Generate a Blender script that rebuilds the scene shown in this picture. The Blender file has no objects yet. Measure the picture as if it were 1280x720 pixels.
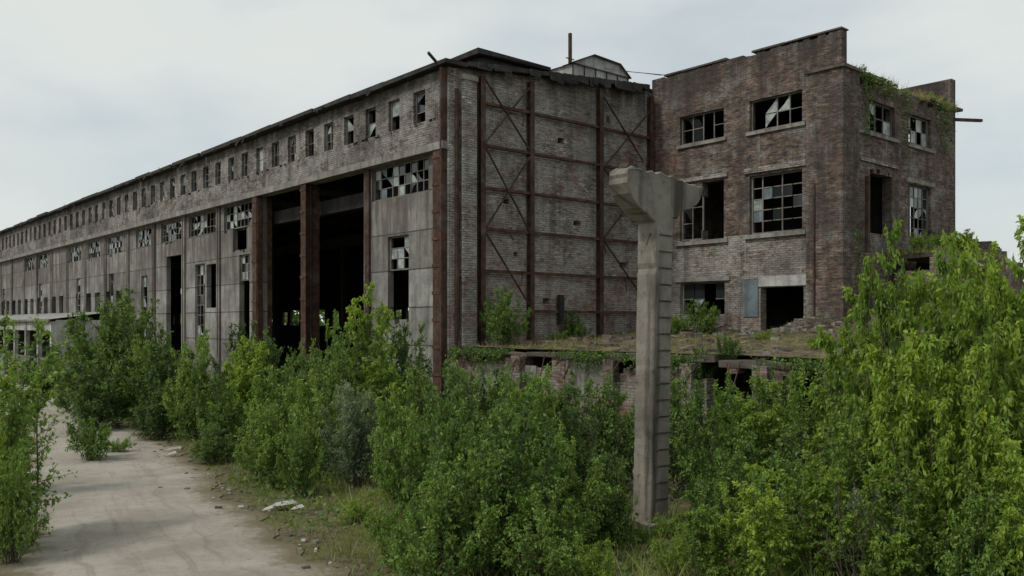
import bpy, math, random
import numpy as np
from mathutils import Vector, Matrix
random.seed(7)
scene=bpy.context.scene
F=1088.0; H=4.0; HOR=405.0
ANG=math.radians(40.8); OX,OY=-2.57,35.0
CA,SA=math.cos(ANG),math.sin(ANG)
def LW(x,y,z=0): return (OX+x*CA-y*SA, OY+x*SA+y*CA, z)
def PX(px,d): return (px-640)/F*d

# ---------------------------------------------------------------- camera / light / world
cam=bpy.data.cameras.new('camera'); camo=bpy.data.objects.new('camera',cam)
scene.collection.objects.link(camo); camo.location=(0,0,H); camo.rotation_euler=(math.radians(90),0,0)
cam.sensor_width=36; cam.lens=F/1280*36; cam.shift_y=45/1280; cam.clip_end=4000; cam.clip_start=.1
scene.camera=camo
scene.view_settings.view_transform='Standard'
try: scene.view_settings.look='None'
except: pass
scene.view_settings.exposure=0
sun_el=math.radians(50); sun_az=math.radians(238)   # behind left of the camera
sl=bpy.data.lights.new('sun','SUN'); sl.energy=1.75; sl.angle=math.radians(10); sl.color=(1,.96,.87)
so=bpy.data.objects.new('sun',sl); scene.collection.objects.link(so)
sd=Vector((math.sin(sun_az)*math.cos(sun_el),math.cos(sun_az)*math.cos(sun_el),math.sin(sun_el)))
so.rotation_euler=sd.to_track_quat('Z','Y').to_euler()
world=bpy.data.worlds.new('World'); scene.world=world; world.use_nodes=True
nt=world.node_tree; nt.nodes.clear()
def N(nt,t,**k):
    n=nt.nodes.new(t)
    for a,b in k.items(): setattr(n,a,b)
    return n
out=N(nt,'ShaderNodeOutputWorld'); bg=N(nt,'ShaderNodeBackground'); bg.inputs[1].default_value=.1
sky=N(nt,'ShaderNodeTexSky',sky_type='NISHITA'); sky.sun_disc=False; sky.sun_elevation=sun_el; sky.sun_rotation=sun_az
sky.air_density=1.0; sky.dust_density=2.0
tc=N(nt,'ShaderNodeTexCoord'); mp=N(nt,'ShaderNodeMapping'); mp.inputs['Scale'].default_value=(1.2,1.2,2.6)
mp.inputs['Location'].default_value=(.4,.2,.1)
ns=N(nt,'ShaderNodeTexNoise'); ns.inputs['Scale'].default_value=1.9; ns.inputs['Detail'].default_value=6; ns.inputs['Roughness'].default_value=.5
cr=N(nt,'ShaderNodeValToRGB'); cr.color_ramp.elements[0].position=.38; cr.color_ramp.elements[0].color=(.66,.66,.66,1)
cr.color_ramp.elements[1].position=.58; cr.color_ramp.elements[1].color=(.96,.96,.96,1)
cl=N(nt,'ShaderNodeMixRGB'); cl.inputs[1].default_value=(6.7,7.6,7.7,1); cl.inputs[2].default_value=(8.0,8.0,7.55,1)
mx=N(nt,'ShaderNodeMixRGB')
L=nt.links.new
L(tc.outputs['Generated'],mp.inputs[0]); L(mp.outputs[0],ns.inputs[0]); L(ns.outputs[0],cr.inputs[0])
L(cr.outputs[0],mx.inputs[0]); L(sky.outputs[0],mx.inputs[1]); L(ns.outputs[0],cl.inputs[0]); L(cl.outputs[0],mx.inputs[2])
L(mx.outputs[0],bg.inputs[0]); L(bg.outputs[0],out.inputs[0])

# ---------------------------------------------------------------- materials
def newmat(name):
    m=bpy.data.materials.new(name); m.use_nodes=True; nt=m.node_tree
    b=nt.nodes['Principled BSDF']; b.inputs['Roughness'].default_value=.9
    b.inputs['Specular IOR Level'].default_value=.2
    return m,nt,b
def noise(nt,vec,scale,detail=6,rough=.6,sc=None,loc=None,dist=0):
    n=N(nt,'ShaderNodeTexNoise'); n.inputs['Scale'].default_value=scale; n.inputs['Detail'].default_value=detail
    n.inputs['Roughness'].default_value=rough; n.inputs['Distortion'].default_value=dist
    if sc or loc:
        mp=N(nt,'ShaderNodeMapping')
        if sc: mp.inputs['Scale'].default_value=sc
        if loc: mp.inputs['Location'].default_value=loc
        nt.links.new(vec,mp.inputs[0]); vec=mp.outputs[0]
    nt.links.new(vec,n.inputs[0]); return n.outputs[0]
def ramp(nt,v,a,b,va=0.,vb=1.):
    n=N(nt,'ShaderNodeMapRange'); n.interpolation_type='SMOOTHSTEP'
    n.inputs[1].default_value=a; n.inputs[2].default_value=b; n.inputs[3].default_value=va; n.inputs[4].default_value=vb
    nt.links.new(v,n.inputs[0]); return n.outputs[0]
def mix(nt,f,a,b,mode='MIX'):
    n=N(nt,'ShaderNodeMixRGB'); n.blend_type=mode
    for i,v in ((0,f),(1,a),(2,b)):
        if isinstance(v,(int,float)): n.inputs[i].default_value=v
        elif isinstance(v,tuple): n.inputs[i].default_value=(*v,1) if len(v)==3 else v
        else: nt.links.new(v,n.inputs[i])
    return n.outputs[0]
def math_(nt,op,a,b):
    n=N(nt,'ShaderNodeMath',operation=op)
    for i,v in ((0,a),(1,b)):
        if isinstance(v,(int,float)): n.inputs[i].default_value=v
        else: nt.links.new(v,n.inputs[i])
    return n.outputs[0]
def bump(nt,b,h,s=.5,d=.02):
    n=N(nt,'ShaderNodeBump'); n.inputs['Strength'].default_value=s; n.inputs['Distance'].default_value=d
    nt.links.new(h,n.inputs['Height']); nt.links.new(n.outputs[0],b.inputs['Normal'])
def wallcoord(nt):
    tc=N(nt,'ShaderNodeTexCoord'); s=N(nt,'ShaderNodeSeparateXYZ'); nt.links.new(tc.outputs['Object'],s.inputs[0])
    u=math_(nt,'ADD',s.outputs[0],s.outputs[1]); c=N(nt,'ShaderNodeCombineXYZ')
    nt.links.new(u,c.inputs[0]); nt.links.new(s.outputs[2],c.inputs[1]); return c.outputs[0],s.outputs[2],tc.outputs['Object']

def brickmat(name,c1,c2,mortar,pale,palelo,palehi,redlo,redhi,red=(.27,.105,.065),soot=.6,seed=0,zred=None,ztop=None,palemax=.7):
    m,nt,b=newmat(name); v,z,o=wallcoord(nt)
    br=N(nt,'ShaderNodeTexBrick'); br.inputs['Scale'].default_value=1
    br.inputs['Brick Width'].default_value=.29; br.inputs['Row Height'].default_value=.098; br.inputs['Mortar Size'].default_value=.014
    br.inputs['Mortar Smooth'].default_value=.3; br.inputs['Bias'].default_value=-.1
    br.inputs['Color1'].default_value=(*c1,1); br.inputs['Color2'].default_value=(*c2,1); br.inputs['Mortar'].default_value=(*mortar,1)
    nt.links.new(v,br.inputs[0])
    fine=noise(nt,v,7,3,.75,sc=(.4,1.5,1),loc=(seed,seed*2,0))
    mid=noise(nt,v,2.2,6,.75,sc=(.8,1.5,1),loc=(seed*3,seed,0))
    col=mix(nt,1,br.outputs[0],mix(nt,ramp(nt,fine,.3,.7),(.42,.42,.43),(1.6,1.55,1.47)),'MULTIPLY')
    col=mix(nt,1,col,mix(nt,ramp(nt,mid,.32,.68),(.5,.49,.5),(1.5,1.47,1.42)),'MULTIPLY')
    rn=noise(nt,v,.45,10,.76,loc=(seed+3.1,seed,0)); rf=ramp(nt,rn,redlo,redhi)
    if zred:
        rf=math_(nt,'MAXIMUM',rf,math_(nt,'MULTIPLY',ramp(nt,z,zred[1],zred[0]),ramp(nt,noise(nt,v,1.2,8,.7,loc=(seed,5,0)),.38,.56)))
    redc=mix(nt,1,mix(nt,br.outputs[1],red,(.2,.16,.13)),mix(nt,ramp(nt,fine,.3,.7),(.42,.46,.5),(1.5,1.5,1.5)),'MULTIPLY')
    col=mix(nt,math_(nt,'MULTIPLY',rf,.85),col,redc)
    pn=noise(nt,v,.6,10,.76,sc=(1,1.4,1),loc=(seed+9,seed+4,0)); pf=ramp(nt,pn,palelo,palehi)
    palec=mix(nt,1,mix(nt,math_(nt,'MULTIPLY',br.outputs[1],.5),pale,(.13,.125,.115)),mix(nt,ramp(nt,fine,.3,.7),(.7,.7,.7),(1.2,1.2,1.2)),'MULTIPLY')
    col=mix(nt,math_(nt,'MULTIPLY',pf,palemax),col,palec)
    sp=noise(nt,v,3.2,5,.75,loc=(seed,1,0)); col=mix(nt,ramp(nt,sp,.58,.68,0,.8),col,(.05,.043,.04))
    st=noise(nt,v,1.0,7,.65,sc=(1.6,.16,1),loc=(seed*1.7,0,0)); col=mix(nt,ramp(nt,st,.48,.68,0,soot),col,(.045,.04,.038))
    st3=noise(nt,v,1.0,7,.65,sc=(2.6,.3,1),loc=(seed*2.7,4,0)); col=mix(nt,ramp(nt,st3,.57,.72,0,.55),col,pale)
    st2=noise(nt,v,.28,6,.6,loc=(seed*.7+2,3,0)); col=mix(nt,ramp(nt,st2,.45,.66,0,soot*.8),col,(.055,.048,.045))
    if ztop: col=mix(nt,math_(nt,'MULTIPLY',ramp(nt,z,ztop[0],ztop[1]),math_(nt,'MULTIPLY',ramp(nt,st,.3,.55),.75)),col,(.04,.036,.034))
    nt.links.new(col,b.inputs['Base Color'])
    h=math_(nt,'ADD',math_(nt,'MULTIPLY',br.outputs[1],-1.),math_(nt,'MULTIPLY',sp,1.2)); bump(nt,b,h,.9,.04)
    return m
def concmat(name,base,dark,panel=None,seed=0,stain=.7,rust=.15,brickpeek=False):
    m,nt,b=newmat(name); v,z,o=wallcoord(nt)
    n1=noise(nt,o,.8,9,.7,loc=(seed,seed,seed)); col=mix(nt,ramp(nt,n1,.3,.7),tuple(c*.55 for c in base),tuple(c*1.2 for c in base))
    st=noise(nt,v,1.,7,.65,sc=(2.2,.18,1),loc=(seed,2,0)); col=mix(nt,ramp(nt,st,.45,.7,0,stain),col,dark)
    n2=noise(nt,o,5,6,.7,loc=(seed,3,0)); col=mix(nt,ramp(nt,n2,.55,.72,0,.6),col,dark)
    n3=noise(nt,o,.9,6,.7,loc=(seed+7,3,1)); col=mix(nt,ramp(nt,n3,.58,.7,0,rust*2),col,(.15,.095,.065))
    if panel:
        br=N(nt,'ShaderNodeTexBrick'); br.offset=0; br.inputs['Scale'].default_value=1
        br.inputs['Brick Width'].default_value=panel[0]; br.inputs['Row Height'].default_value=panel[1]
        br.inputs['Mortar Size'].default_value=.035; br.inputs['Mortar Smooth'].default_value=.4
        br.inputs['Color1'].default_value=(1,1,1,1); br.inputs['Color2'].default_value=(.62,.61,.59,1); br.inputs['Mortar'].default_value=(.22,.2,.18,1)
        mp=N(nt,'ShaderNodeMapping'); mp.inputs['Location'].default_value=(-.3,.15,0); nt.links.new(v,mp.inputs[0]); nt.links.new(mp.outputs[0],br.inputs[0])
        col=mix(nt,1,col,br.outputs[0],'MULTIPLY')
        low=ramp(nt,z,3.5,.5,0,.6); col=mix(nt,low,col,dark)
        r1=math_(nt,'MULTIPLY',ramp(nt,z,5.5,9.5),ramp(nt,st,.35,.6,0,.75)); col=mix(nt,r1,col,(.10,.083,.068))
        big=noise(nt,v,.2,7,.65,loc=(seed+4,2,0)); col=mix(nt,ramp(nt,big,.45,.65,0,.55),col,dark)
    nt.links.new(col,b.inputs['Base Color']); bump(nt,b,math_(nt,'ADD',n2,math_(nt,'MULTIPLY',n1,1.)),.6,.04)
    return m
def rustmat(name,a=(.04,.026,.021),c=(.10,.053,.036),seed=0):
    m,nt,b=newmat(name); v,z,o=wallcoord(nt)
    n=noise(nt,o,3,8,.75,loc=(seed,0,0)); col=mix(nt,ramp(nt,n,.38,.66),a,c)
    n2=noise(nt,o,1.1,5,.6,loc=(seed,5,0)); col=mix(nt,ramp(nt,n2,.52,.68,0,.5),col,(.13,.115,.10))
    nt.links.new(col,b.inputs['Base Color']); b.inputs['Roughness'].default_value=.85; bump(nt,b,n,.4,.01); return m
M={}
M['gable']=brickmat('weathered_brick_gable',(.335,.31,.285),(.21,.185,.17),(.135,.127,.118),(.43,.42,.395),.40,.57,.52,.61,red=(.25,.12,.085),soot=.5,seed=2,zred=(4.4,8.5),ztop=(13.2,15.4),palemax=.68)
M['upper']=brickmat('weathered_brick_upper',(.215,.195,.18),(.13,.115,.105),(.10,.093,.087),(.39,.38,.36),.42,.58,.60,.68,soot=.65,seed=5,ztop=(13.3,14.4),palemax=.75)
M['house']=brickmat('dark_brick',(.17,.122,.10),(.095,.077,.068),(.12,.11,.10),(.33,.32,.30),.48,.64,.52,.66,soot=.65,seed=11,red=(.20,.092,.066),ztop=(13.4,16.3))
M['houselow']=brickmat('pale_brick',(.29,.26,.24),(.17,.14,.12),(.15,.14,.13),(.41,.40,.375),.40,.56,.54,.64,soot=.6,seed=14,zred=(3.2,6),red=(.23,.11,.08))
M['ruin']=brickmat('ruin_brick',(.21,.165,.135),(.14,.10,.08),(.15,.135,.12),(.34,.325,.295),.44,.58,.46,.58,soot=.6,seed=21,red=(.24,.11,.075))
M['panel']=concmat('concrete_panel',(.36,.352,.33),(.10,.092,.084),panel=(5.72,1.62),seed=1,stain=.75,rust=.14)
M['conc']=concmat('old_concrete',(.28,.265,.24),(.075,.068,.06),seed=4,stain=.7,rust=.1)
M['post']=concmat('post_concrete',(.25,.228,.195),(.05,.044,.038),seed=8,stain=.9,rust=.12)
M['slab']=concmat('slab_concrete',(.12,.105,.088),(.04,.036,.03),seed=6,stain=.6,rust=.3)
M['rust']=rustmat('rusty_steel'); M['rustb']=rustmat('rusty_steel_bright',(.05,.028,.02),(.135,.066,.042),3)
M['tar']=concmat('tar_roofing',(.055,.052,.05),(.02,.02,.02),seed=3,rust=.1)
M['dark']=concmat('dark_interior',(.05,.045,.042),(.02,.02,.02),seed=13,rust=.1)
M['board']=concmat('faded_blue_board',(.17,.21,.235),(.09,.1,.11),seed=15)
M['whitewash']=concmat('whitewash',(.46,.455,.43),(.16,.15,.14),seed=16,rust=.03)
M['frame']=concmat('weathered_window_frame',(.24,.23,.21),(.06,.05,.045),seed=17,rust=.3)
M['shedroof']=concmat('asbestos_sheet_roof',(.42,.42,.405),(.17,.17,.16),seed=18,rust=.05)
m,nt,b=newmat('dusty_glass'); v,z,o=wallcoord(nt); n=noise(nt,o,2.5,4,.6)
nt.links.new(mix(nt,ramp(nt,n,.35,.65),(.16,.185,.18),(.40,.43,.42)),b.inputs['Base Color']); b.inputs['Roughness'].default_value=.35; b.inputs['Specular IOR Level'].default_value=.6; M['glass']=m
m,nt,b=newmat('dark_glass'); b.inputs['Base Color'].default_value=(.02,.025,.025,1); b.inputs['Roughness'].default_value=.12; b.inputs['Specular IOR Level'].default_value=.6; M['dglass']=m
m,nt,b=newmat('mossy_rubble'); v,z,o=wallcoord(nt); n=noise(nt,o,1.3,9,.75); n2=noise(nt,o,.35,6,.65,loc=(3,1,0))
c=mix(nt,ramp(nt,n,.35,.62),(.05,.038,.028),(.15,.115,.085)); c=mix(nt,ramp(nt,n2,.42,.56,0,.85),c,mix(nt,ramp(nt,n,.4,.6),(.05,.06,.02),(.17,.15,.045)))
nt.links.new(c,b.inputs['Base Color']); bump(nt,b,n,.9,.08); M['moss']=m

def leafmat(name,dark,light,trans=.35):
    m=bpy.data.materials.new(name); m.use_nodes=True; nt=m.node_tree; nt.nodes.clear()
    o=N(nt,'ShaderNodeOutputMaterial'); at=N(nt,'ShaderNodeAttribute',attribute_name='lv'); oi=N(nt,'ShaderNodeObjectInfo')
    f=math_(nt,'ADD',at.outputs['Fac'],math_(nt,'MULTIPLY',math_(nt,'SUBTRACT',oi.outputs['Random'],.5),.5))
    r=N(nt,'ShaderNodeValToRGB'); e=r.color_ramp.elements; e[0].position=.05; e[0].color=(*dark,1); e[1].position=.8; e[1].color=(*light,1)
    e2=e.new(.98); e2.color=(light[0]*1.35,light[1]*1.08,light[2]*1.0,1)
    nt.links.new(f,r.inputs[0])
    p=N(nt,'ShaderNodeBsdfPrincipled'); p.inputs['Roughness'].default_value=.5; p.inputs['Specular IOR Level'].default_value=.3
    t=N(nt,'ShaderNodeBsdfTranslucent'); ms=N(nt,'ShaderNodeMixShader'); ms.inputs[0].default_value=trans
    nt.links.new(r.outputs[0],p.inputs['Base Color']); nt.links.new(mix(nt,1,r.outputs[0],(1.3,1.3,.55),'MULTIPLY'),t.inputs[0])
    nt.links.new(p.outputs[0],ms.inputs[1]); nt.links.new(t.outputs[0],ms.inputs[2]); nt.links.new(ms.outputs[0],o.inputs[0]); return m
M['leafA']=leafmat('leaf_green',(.048,.10,.026),(.205,.325,.07))
M['leafD']=leafmat('leaf_dark_green',(.036,.074,.023),(.15,.24,.065))
M['leafM']=leafmat('leaf_maple',(.08,.15,.026),(.29,.42,.07),.42)
M['leafW']=leafmat('leaf_willow',(.10,.14,.09),(.28,.36,.24))
M['grass']=leafmat('grass_blades',(.09,.125,.033),(.28,.33,.10))
M['drygrass']=leafmat('dry_grass',(.10,.09,.04),(.32,.29,.15))
m,nt,b=newmat('bark'); v,z,o=wallcoord(nt); n=noise(nt,o,6,5,.7)
nt.links.new(mix(nt,n,(.05,.038,.028),(.15,.125,.10)),b.inputs['Base Color']); M['bark']=m

# ---------------------------------------------------------------- mesh helpers
def empty(name,loc=(OX,OY,0),rot=ANG):
    e=bpy.data.objects.new(name,None); scene.collection.objects.link(e); e.location=loc; e.rotation_euler=(0,0,rot); e.empty_display_size=.5; return e
class MB:
    def __init__(s): s.v=[];s.f=[];s.m=[];s.mats=[]
    def mi(s,k):
        if k not in s.mats: s.mats.append(k)
        return s.mats.index(k)
    def poly(s,pts,k):
        i=len(s.v); s.v+= [tuple(p) for p in pts]; s.f.append(tuple(range(i,i+len(pts)))); s.m.append(s.mi(k))
    def box(s,x0,x1,y0,y1,z0,z1,k,j=0.):
        i=len(s.v); r=lambda: random.uniform(-j,j) if j else 0
        for x in (x0,x1):
            for y in (y0,y1):
                for z in (z0,z1): s.v.append((x+r(),y+r(),z+r()))
        for q in ((0,1,3,2),(4,6,7,5),(0,4,5,1),(2,3,7,6),(0,2,6,4),(1,5,7,3)):
            s.f.append(tuple(i+a for a in q)); s.m.append(s.mi(k))
    def bar(s,a,b,w,h,k,up=(0,0,1)):
        a=Vector(a);b=Vector(b); d=(b-a).normalized(); u=Vector(up)
        if abs(d.dot(u))>.95: u=Vector((0,1,0))
        r=d.cross(u).normalized(); u=r.cross(d).normalized(); i=len(s.v)
        for p in (a,b):
            for sx,sy in ((-1,-1),(1,-1),(1,1),(-1,1)): s.v.append(tuple(p+r*(sx*w/2)+u*(sy*h/2)))
        for q in ((3,2,1,0),(4,5,6,7),(0,1,5,4),(1,2,6,5),(2,3,7,6),(3,0,4,7)):
            s.f.append(tuple(i+a for a in q)); s.m.append(s.mi(k))
    def build(s,name,parent=None):
        me=bpy.data.meshes.new(name); me.from_pydata(s.v,[],s.f)
        for k in s.mats: me.materials.append(M[k])
        me.polygons.foreach_set('material_index',s.m); me.update()
        o=bpy.data.objects.new(name,me); scene.collection.objects.link(o)
        if parent: o.parent=parent
        return o
def wall(name,parent,mat,plane,off,th,a0,a1,z0,z1,holes,topfn=None,zsplit=None):
    A=sorted({round(q,3) for q in [a0,a1]+[min(max(h[i],a0),a1) for h in holes for i in (0,1)]})
    Z=sorted({round(q,3) for q in [z0,z1]+[min(max(h[i],z0),z1) for h in holes for i in (2,3)]+([zsplit[0]] if zsplit else [])})
    nA,nZ=len(A)-1,len(Z)-1
    solid=np.ones((nA+2,nZ+2),bool); solid[0,:]=solid[-1,:]=False; solid[:,0]=solid[:,-1]=False
    for h in holes:
        for i in range(nA):
            ac=(A[i]+A[i+1])/2
            if h[0]<ac<h[1]:
                for j in range(nZ):
                    if h[2]<(Z[j]+Z[j+1])/2<h[3]: solid[i+1,j+1]=False
    mb=MB(); V={}
    mb.mi(mat)
    if zsplit: mb.mi(zsplit[1])
    def vert(i,j,s):
        k=(i,j,s)
        if k not in V:
            a=A[i]; z=Z[j]
            if topfn and j==nZ: z=topfn(a)
            d=off+(th if s else 0)
            V[k]=len(mb.v); mb.v.append((d,a,z) if plane=='x' else (a,d,z))
        return V[k]
    flip=(plane=='y')
    def face(q,j):
        mb.f.append(tuple(q[::-1]) if flip else tuple(q)); mb.m.append(1 if (zsplit and Z[j]<zsplit[0]-.001) else 0)
    for i in range(nA):
        for j in range(nZ):
            if not solid[i+1,j+1]: continue
            a=lambda di,dj,s: vert(i+di,j+dj,s)
            face([a(0,0,0),a(0,1,0),a(1,1,0),a(1,0,0)],j); face([a(0,0,1),a(1,0,1),a(1,1,1),a(0,1,1)],j)
            if not solid[i,j+1]: face([a(0,0,0),a(0,0,1),a(0,1,1),a(0,1,0)],j)
            if not solid[i+2,j+1]: face([a(1,0,0),a(1,1,0),a(1,1,1),a(1,0,1)],j)
            if not solid[i+1,j]: face([a(0,0,0),a(1,0,0),a(1,0,1),a(0,0,1)],j)
            if not solid[i+1,j+2]: face([a(0,1,0),a(0,1,1),a(1,1,1),a(1,1,0)],j)
    return mb.build(name,parent)
def chips(a0,a1,z,n,w=(.1,.5),d=(.05,.3),up=False):
    r=[]
    for _ in range(n):
        a=random.uniform(a0,a1); ww=random.uniform(*w); dd=random.uniform(*d)
        r.append((a,a+ww,z-dd,z+.01) if not up else (a,a+ww,z-.01,z+dd))
    return r
def window(mb,plane,d,a0,a1,z0,z1,cols,rows,pg=.3,pd=.15,pm=.1,frame='frame',w=.06,miss=.12):
    def bx(a,b,c,e,dd0,dd1,k):
        if plane=='x': mb.box(dd0,dd1,a,b,c,e,k)
        else: mb.box(a,b,dd0,dd1,c,e,k)
    bx(a0,a1,z0,z0+w,d,d+.07,frame); bx(a0,a1,z1-w,z1,d,d+.07,frame)
    bx(a0,a0+w,z0+w,z1-w,d,d+.07,frame); bx(a1-w,a1,z0+w,z1-w,d,d+.07,frame)
    ca=[a0+w+(a1-a0-2*w)*i/cols for i in range(cols+1)]; cz=[z0+w+(z1-z0-2*w)*i/rows for i in range(rows+1)]
    for i in range(1,cols):
        if random.random()>miss: 
            t=z1-w if random.random()>.15 else z0+(z1-z0)*random.uniform(.4,.8)
            bx(ca[i]-w*.36,ca[i]+w*.36,z0+w,t,d+.01,d+.06,frame)
    for j in range(1,rows):
        for i in range(cols):
            if random.random()>miss: bx(ca[i]+w*.36,ca[i+1]-w*.36,cz[j]-w*.3,cz[j]+w*.3,d+.015,d+.055,frame)
    for i in range(cols):
        for j in range(rows):
            r=random.random(); e=.02
            if r<pg+pd+pm:
                k='glass' if r<pg else ('dglass' if r<pg+pd else 'board')
                A0,A1,Z0,Z1=ca[i]+e,ca[i+1]-e,cz[j]+e,cz[j+1]-e
                P=[(A0,Z0),(A0,Z1),(A1,Z1),(A1,Z0)]
                if random.random()<.45:
                    q=random.randrange(4); f=random.uniform(.3,.75)
                    nx=(P[q][0]+(P[(q+2)%4][0]-P[q][0])*f, P[q][1]+(P[(q+2)%4][1]-P[q][1])*f); P[q]=nx
                mb.poly([(d+.035,a,z) if plane=='x' else (a,d+.035,z) for a,z in P],k)
def ibeam(mb,plane,d,a,w,z0,z1,k,depth=.25):
    def bx(a_,b_,d0,d1):
        if plane=='x': mb.box(d0,d1,a_,b_,z0,z1,k)
        else: mb.box(a_,b_,d0,d1,z0,z1,k)
    bx(a-w/2,a+w/2,d-depth,d-depth+.03); bx(a-.02,a+.02,d-depth+.03,d-.03); bx(a-w/2,a+w/2,d-.03,d-.002)

# ================================================================= FACTORY HALL
hall=empty('abandoned_factory_hall')
LEN=135.; WID=24.
wz0,wz1=12.45,13.78
uh=[]; wn=MB(); y=2.02; i=0
while y<LEN-1.5:
    uh.append((y-.44,y+.44,wz0,wz1))
    r=random.random()
    if r<.78: window(wn,'x',.14,y-.44,y+.44,wz0,wz1,random.choice((1,2)),random.choice((2,3)),.22,.2,.05,w=.05)  # dusty panes; their pale colour also stands in for sky seen through the hall
    y+=1.93; i+=1
uh+=chips(.5,LEN,wz0,150,(.06,.4),(.05,.16))
wall('upper_wall',hall,'upper','x',0,.38,0,LEN,11.36,14.35,uh)
lh=[]
def strip(a0,a1,z0=9.6,z1=10.95,cols=8,rows=3,pg=.25):
    lh.append((a0,a1,z0,z1)); window(wn,'x',.22,a0,a1,z0,z1,cols,rows,pg,.2,.05,w=.06)
lh.append((6.62,17.35,-.1,11.06))
strip(1.5,5.9,9.55,11.0,9,3,.3)
lh.append((2.95,4.6,4.2,7.85)); window(wn,'x',.22,2.95,4.6,6.35,7.85,3,3,.6,.1,0)
strip(18.4,22.6,9.6,11.0,8,3,.15); lh.append((19.0,20.4,2.6,8.0)); window(wn,'x',.22,19.0,20.4,6.5,8.0,3,3,.4,.2,0)
lh.append((19.4,21.3,8.3,9.6))
strip(23.9,28.3,9.6,10.95,8,3); lh.append((23.7,25.3,5.0,7.7)); lh.append((25.6,27.2,2.5,7.8)); window(wn,'x',.22,25.6,27.2,2.6,7.8,3,8,.25,.2,0)
strip(29.4,33.4,9.6,10.9,8,3); lh.append((29.6,32.4,0,8.6))
strip(35.4,38.8,9.6,10.9,7,3,.5); window(wn,'x',.22,36.3,37.6,3,7.5,2,6,.3,.2,0); lh.append((36.3,37.6,3,7.5))
c=41.5
while c<LEN-6:
    kind=random.random()
    if kind<.5: strip(c+.5,c+4.3,9.5,10.9,8,3,.35)
    elif kind<.65: lh.append((c+.4,c+3.4,8.9,10.9))
    if random.random()<.5:
        a=c+random.uniform(.6,3); lh.append((a,a+1.3,5.6,8)); window(wn,'x',.22,a,a+1.3,5.6,8,2,4,.3,.2,0)
    for q in (.6,3.2):
        if random.random()<.8: lh.append((c+q,c+q+1.5,5.0+.02,6.6))
    c+=5.72
for h in list(lh):
    if random.random()<.6: lh+=chips(h[0],h[1]-.3,h[2],3,(.1,.4),(.03,.2))
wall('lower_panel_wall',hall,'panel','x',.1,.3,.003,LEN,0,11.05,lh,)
wn.build('window_frames',hall)
tr=MB()
y=0
while y<LEN:
    l=random.uniform(2.5,6); tr.box(-.28+random.uniform(-.02,.02),.40,y,min(y+l,LEN),11.052,11.355,'conc',.008); y+=l+.02
y=-.35
while y<LEN:
    l=random.uniform(1.2,5); e=-.42+random.uniform(-.06,.1); zz=random.uniform(-.02,.05)
    tr.box(e,.7,y,min(y+l,LEN),14.36+zz,14.52+zz+random.uniform(0,.07),'tar',.02); y+=l+random.choice((0.01,.01,.01,.3))
for _ in range(40):
    y=random.uniform(2,90); tr.bar((-.4,y,14.4),(-.45-random.random()*.2,y+random.uniform(-.6,.6),14.4-random.uniform(.05,.35)),.04,.12,'tar')
for _ in range(30):
    y=random.uniform(4,110); tr.bar((.2,y,14.5),(.2,y+random.uniform(-.5,.5),14.55+random.uniform(.1,.5)),.03,.04,'rust')
tr.bar((-.9,.1,14.75),(.6,1.0,14.45),.08,.1,'rust')
tr.build('ledge_and_eaves',hall)
cl_=MB()
ct=.45
k=0
while ct<LEN:
    if k in (0,2,3):
        dep=.34
        cl_.box(-.003-dep+.1,-.003-dep+.14,ct-.26,ct+.26,0,11.05,'rust'); cl_.box(-dep+.14,.095,ct-.05,ct+.05,0,11.05,'rust')
        cl_.box(.05,.098,ct-.26,ct-.052,0,11.05,'rust'); cl_.box(.05,.098,ct+.052,ct+.26,0,11.05,'rust')
        for zz in np.arange(.8,11,1.1): cl_.box(-.27,-.243,ct-.3,ct+.3,zz,zz+.12,'rustb')
    elif k==1: cl_.box(-.02,.098,ct-.16,ct+.2,0,11.04,'rust')
    else: cl_.box(.0,.098,ct-.22,ct+.22,0,11.04,'conc' if k%2 else 'panel'); cl_.box(-.03,-.001,ct-.03,ct+.03,2,11.0,'rust')
    ct+=5.72; k+=1
cl_.box(.2,.6,11.75,12.2,0,11.04,'rust'); cl_.box(.2,.7,17.38,17.9,0,11.04,'rustb')
cl_.box(-.2,.1,17.3,17.42,0,11.04,'rustb')
cl_.box(-.3,-.02,.05,.17,0,14.3,'rust')
cl_.build('steel_columns',hall)
def gtop(a): return 14.35+(a/12.)*1.15 if a<12 else 15.5-(a-12)/12*1.15
gh=[(2.9,3.25,9.1,9.3),(6.1,6.5,12.1,12.35),(10.2,10.8,6.7,6.95),(5.2,5.6,4.9,5.15),(7.1,7.6,8.5,8.7),(9.3,9.5,13.5,13.8),(3.5,3.7,6.9,7.1)]
for q in (3,5,7,9,12,14,16,18,20,22): gh.append((q,q+.01,99,99))
wall('gable_wall',hall,'gable','y',0.0,.4,.39,24,0,14.35,gh,gtop)
gp=MB()
gp.box(-.02,.385,-.05,.39,0,14.34,'gable')
gp.box(.55,1.25,-.28,-.003,0,13.9,'gable'); gp.box(.5,1.3,-.33,-.003,13.9,14.1,'conc')
gp.build('corner_pier',hall)
gs=MB()
cols=[1.62,4.35,8.7,12.3]
for a in cols: ibeam(gs,'y',-.004,a,.24,3.0,gtop(a)-.25,'rust',.26)
gi=[13.15,11.4,9.65,7.95,6.2,4.55]
for z in gi:
    for a,b in zip(cols[:-1],cols[1:]):
        if random.random()<.06: continue
        gs.box(a+.03,b-.03,-.2,-.05,z-.06,z-.04,'rust'); gs.box(a+.03,b-.03,-.2,-.175,z-.04,z+.06,'rustb')
def gb(a,za,b,zb): gs.bar((a,-.235,za),(b,-.235,zb),.05,.07,'rust',(0,1,0))
gb(1.75,14.1,4.2,11.5); gb(4.2,14.2,1.75,11.5); gb(1.75,11.3,4.2,8.0); gb(4.2,11.2,1.8,8.0); gb(1.75,7.8,4.2,4.8)
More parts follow.
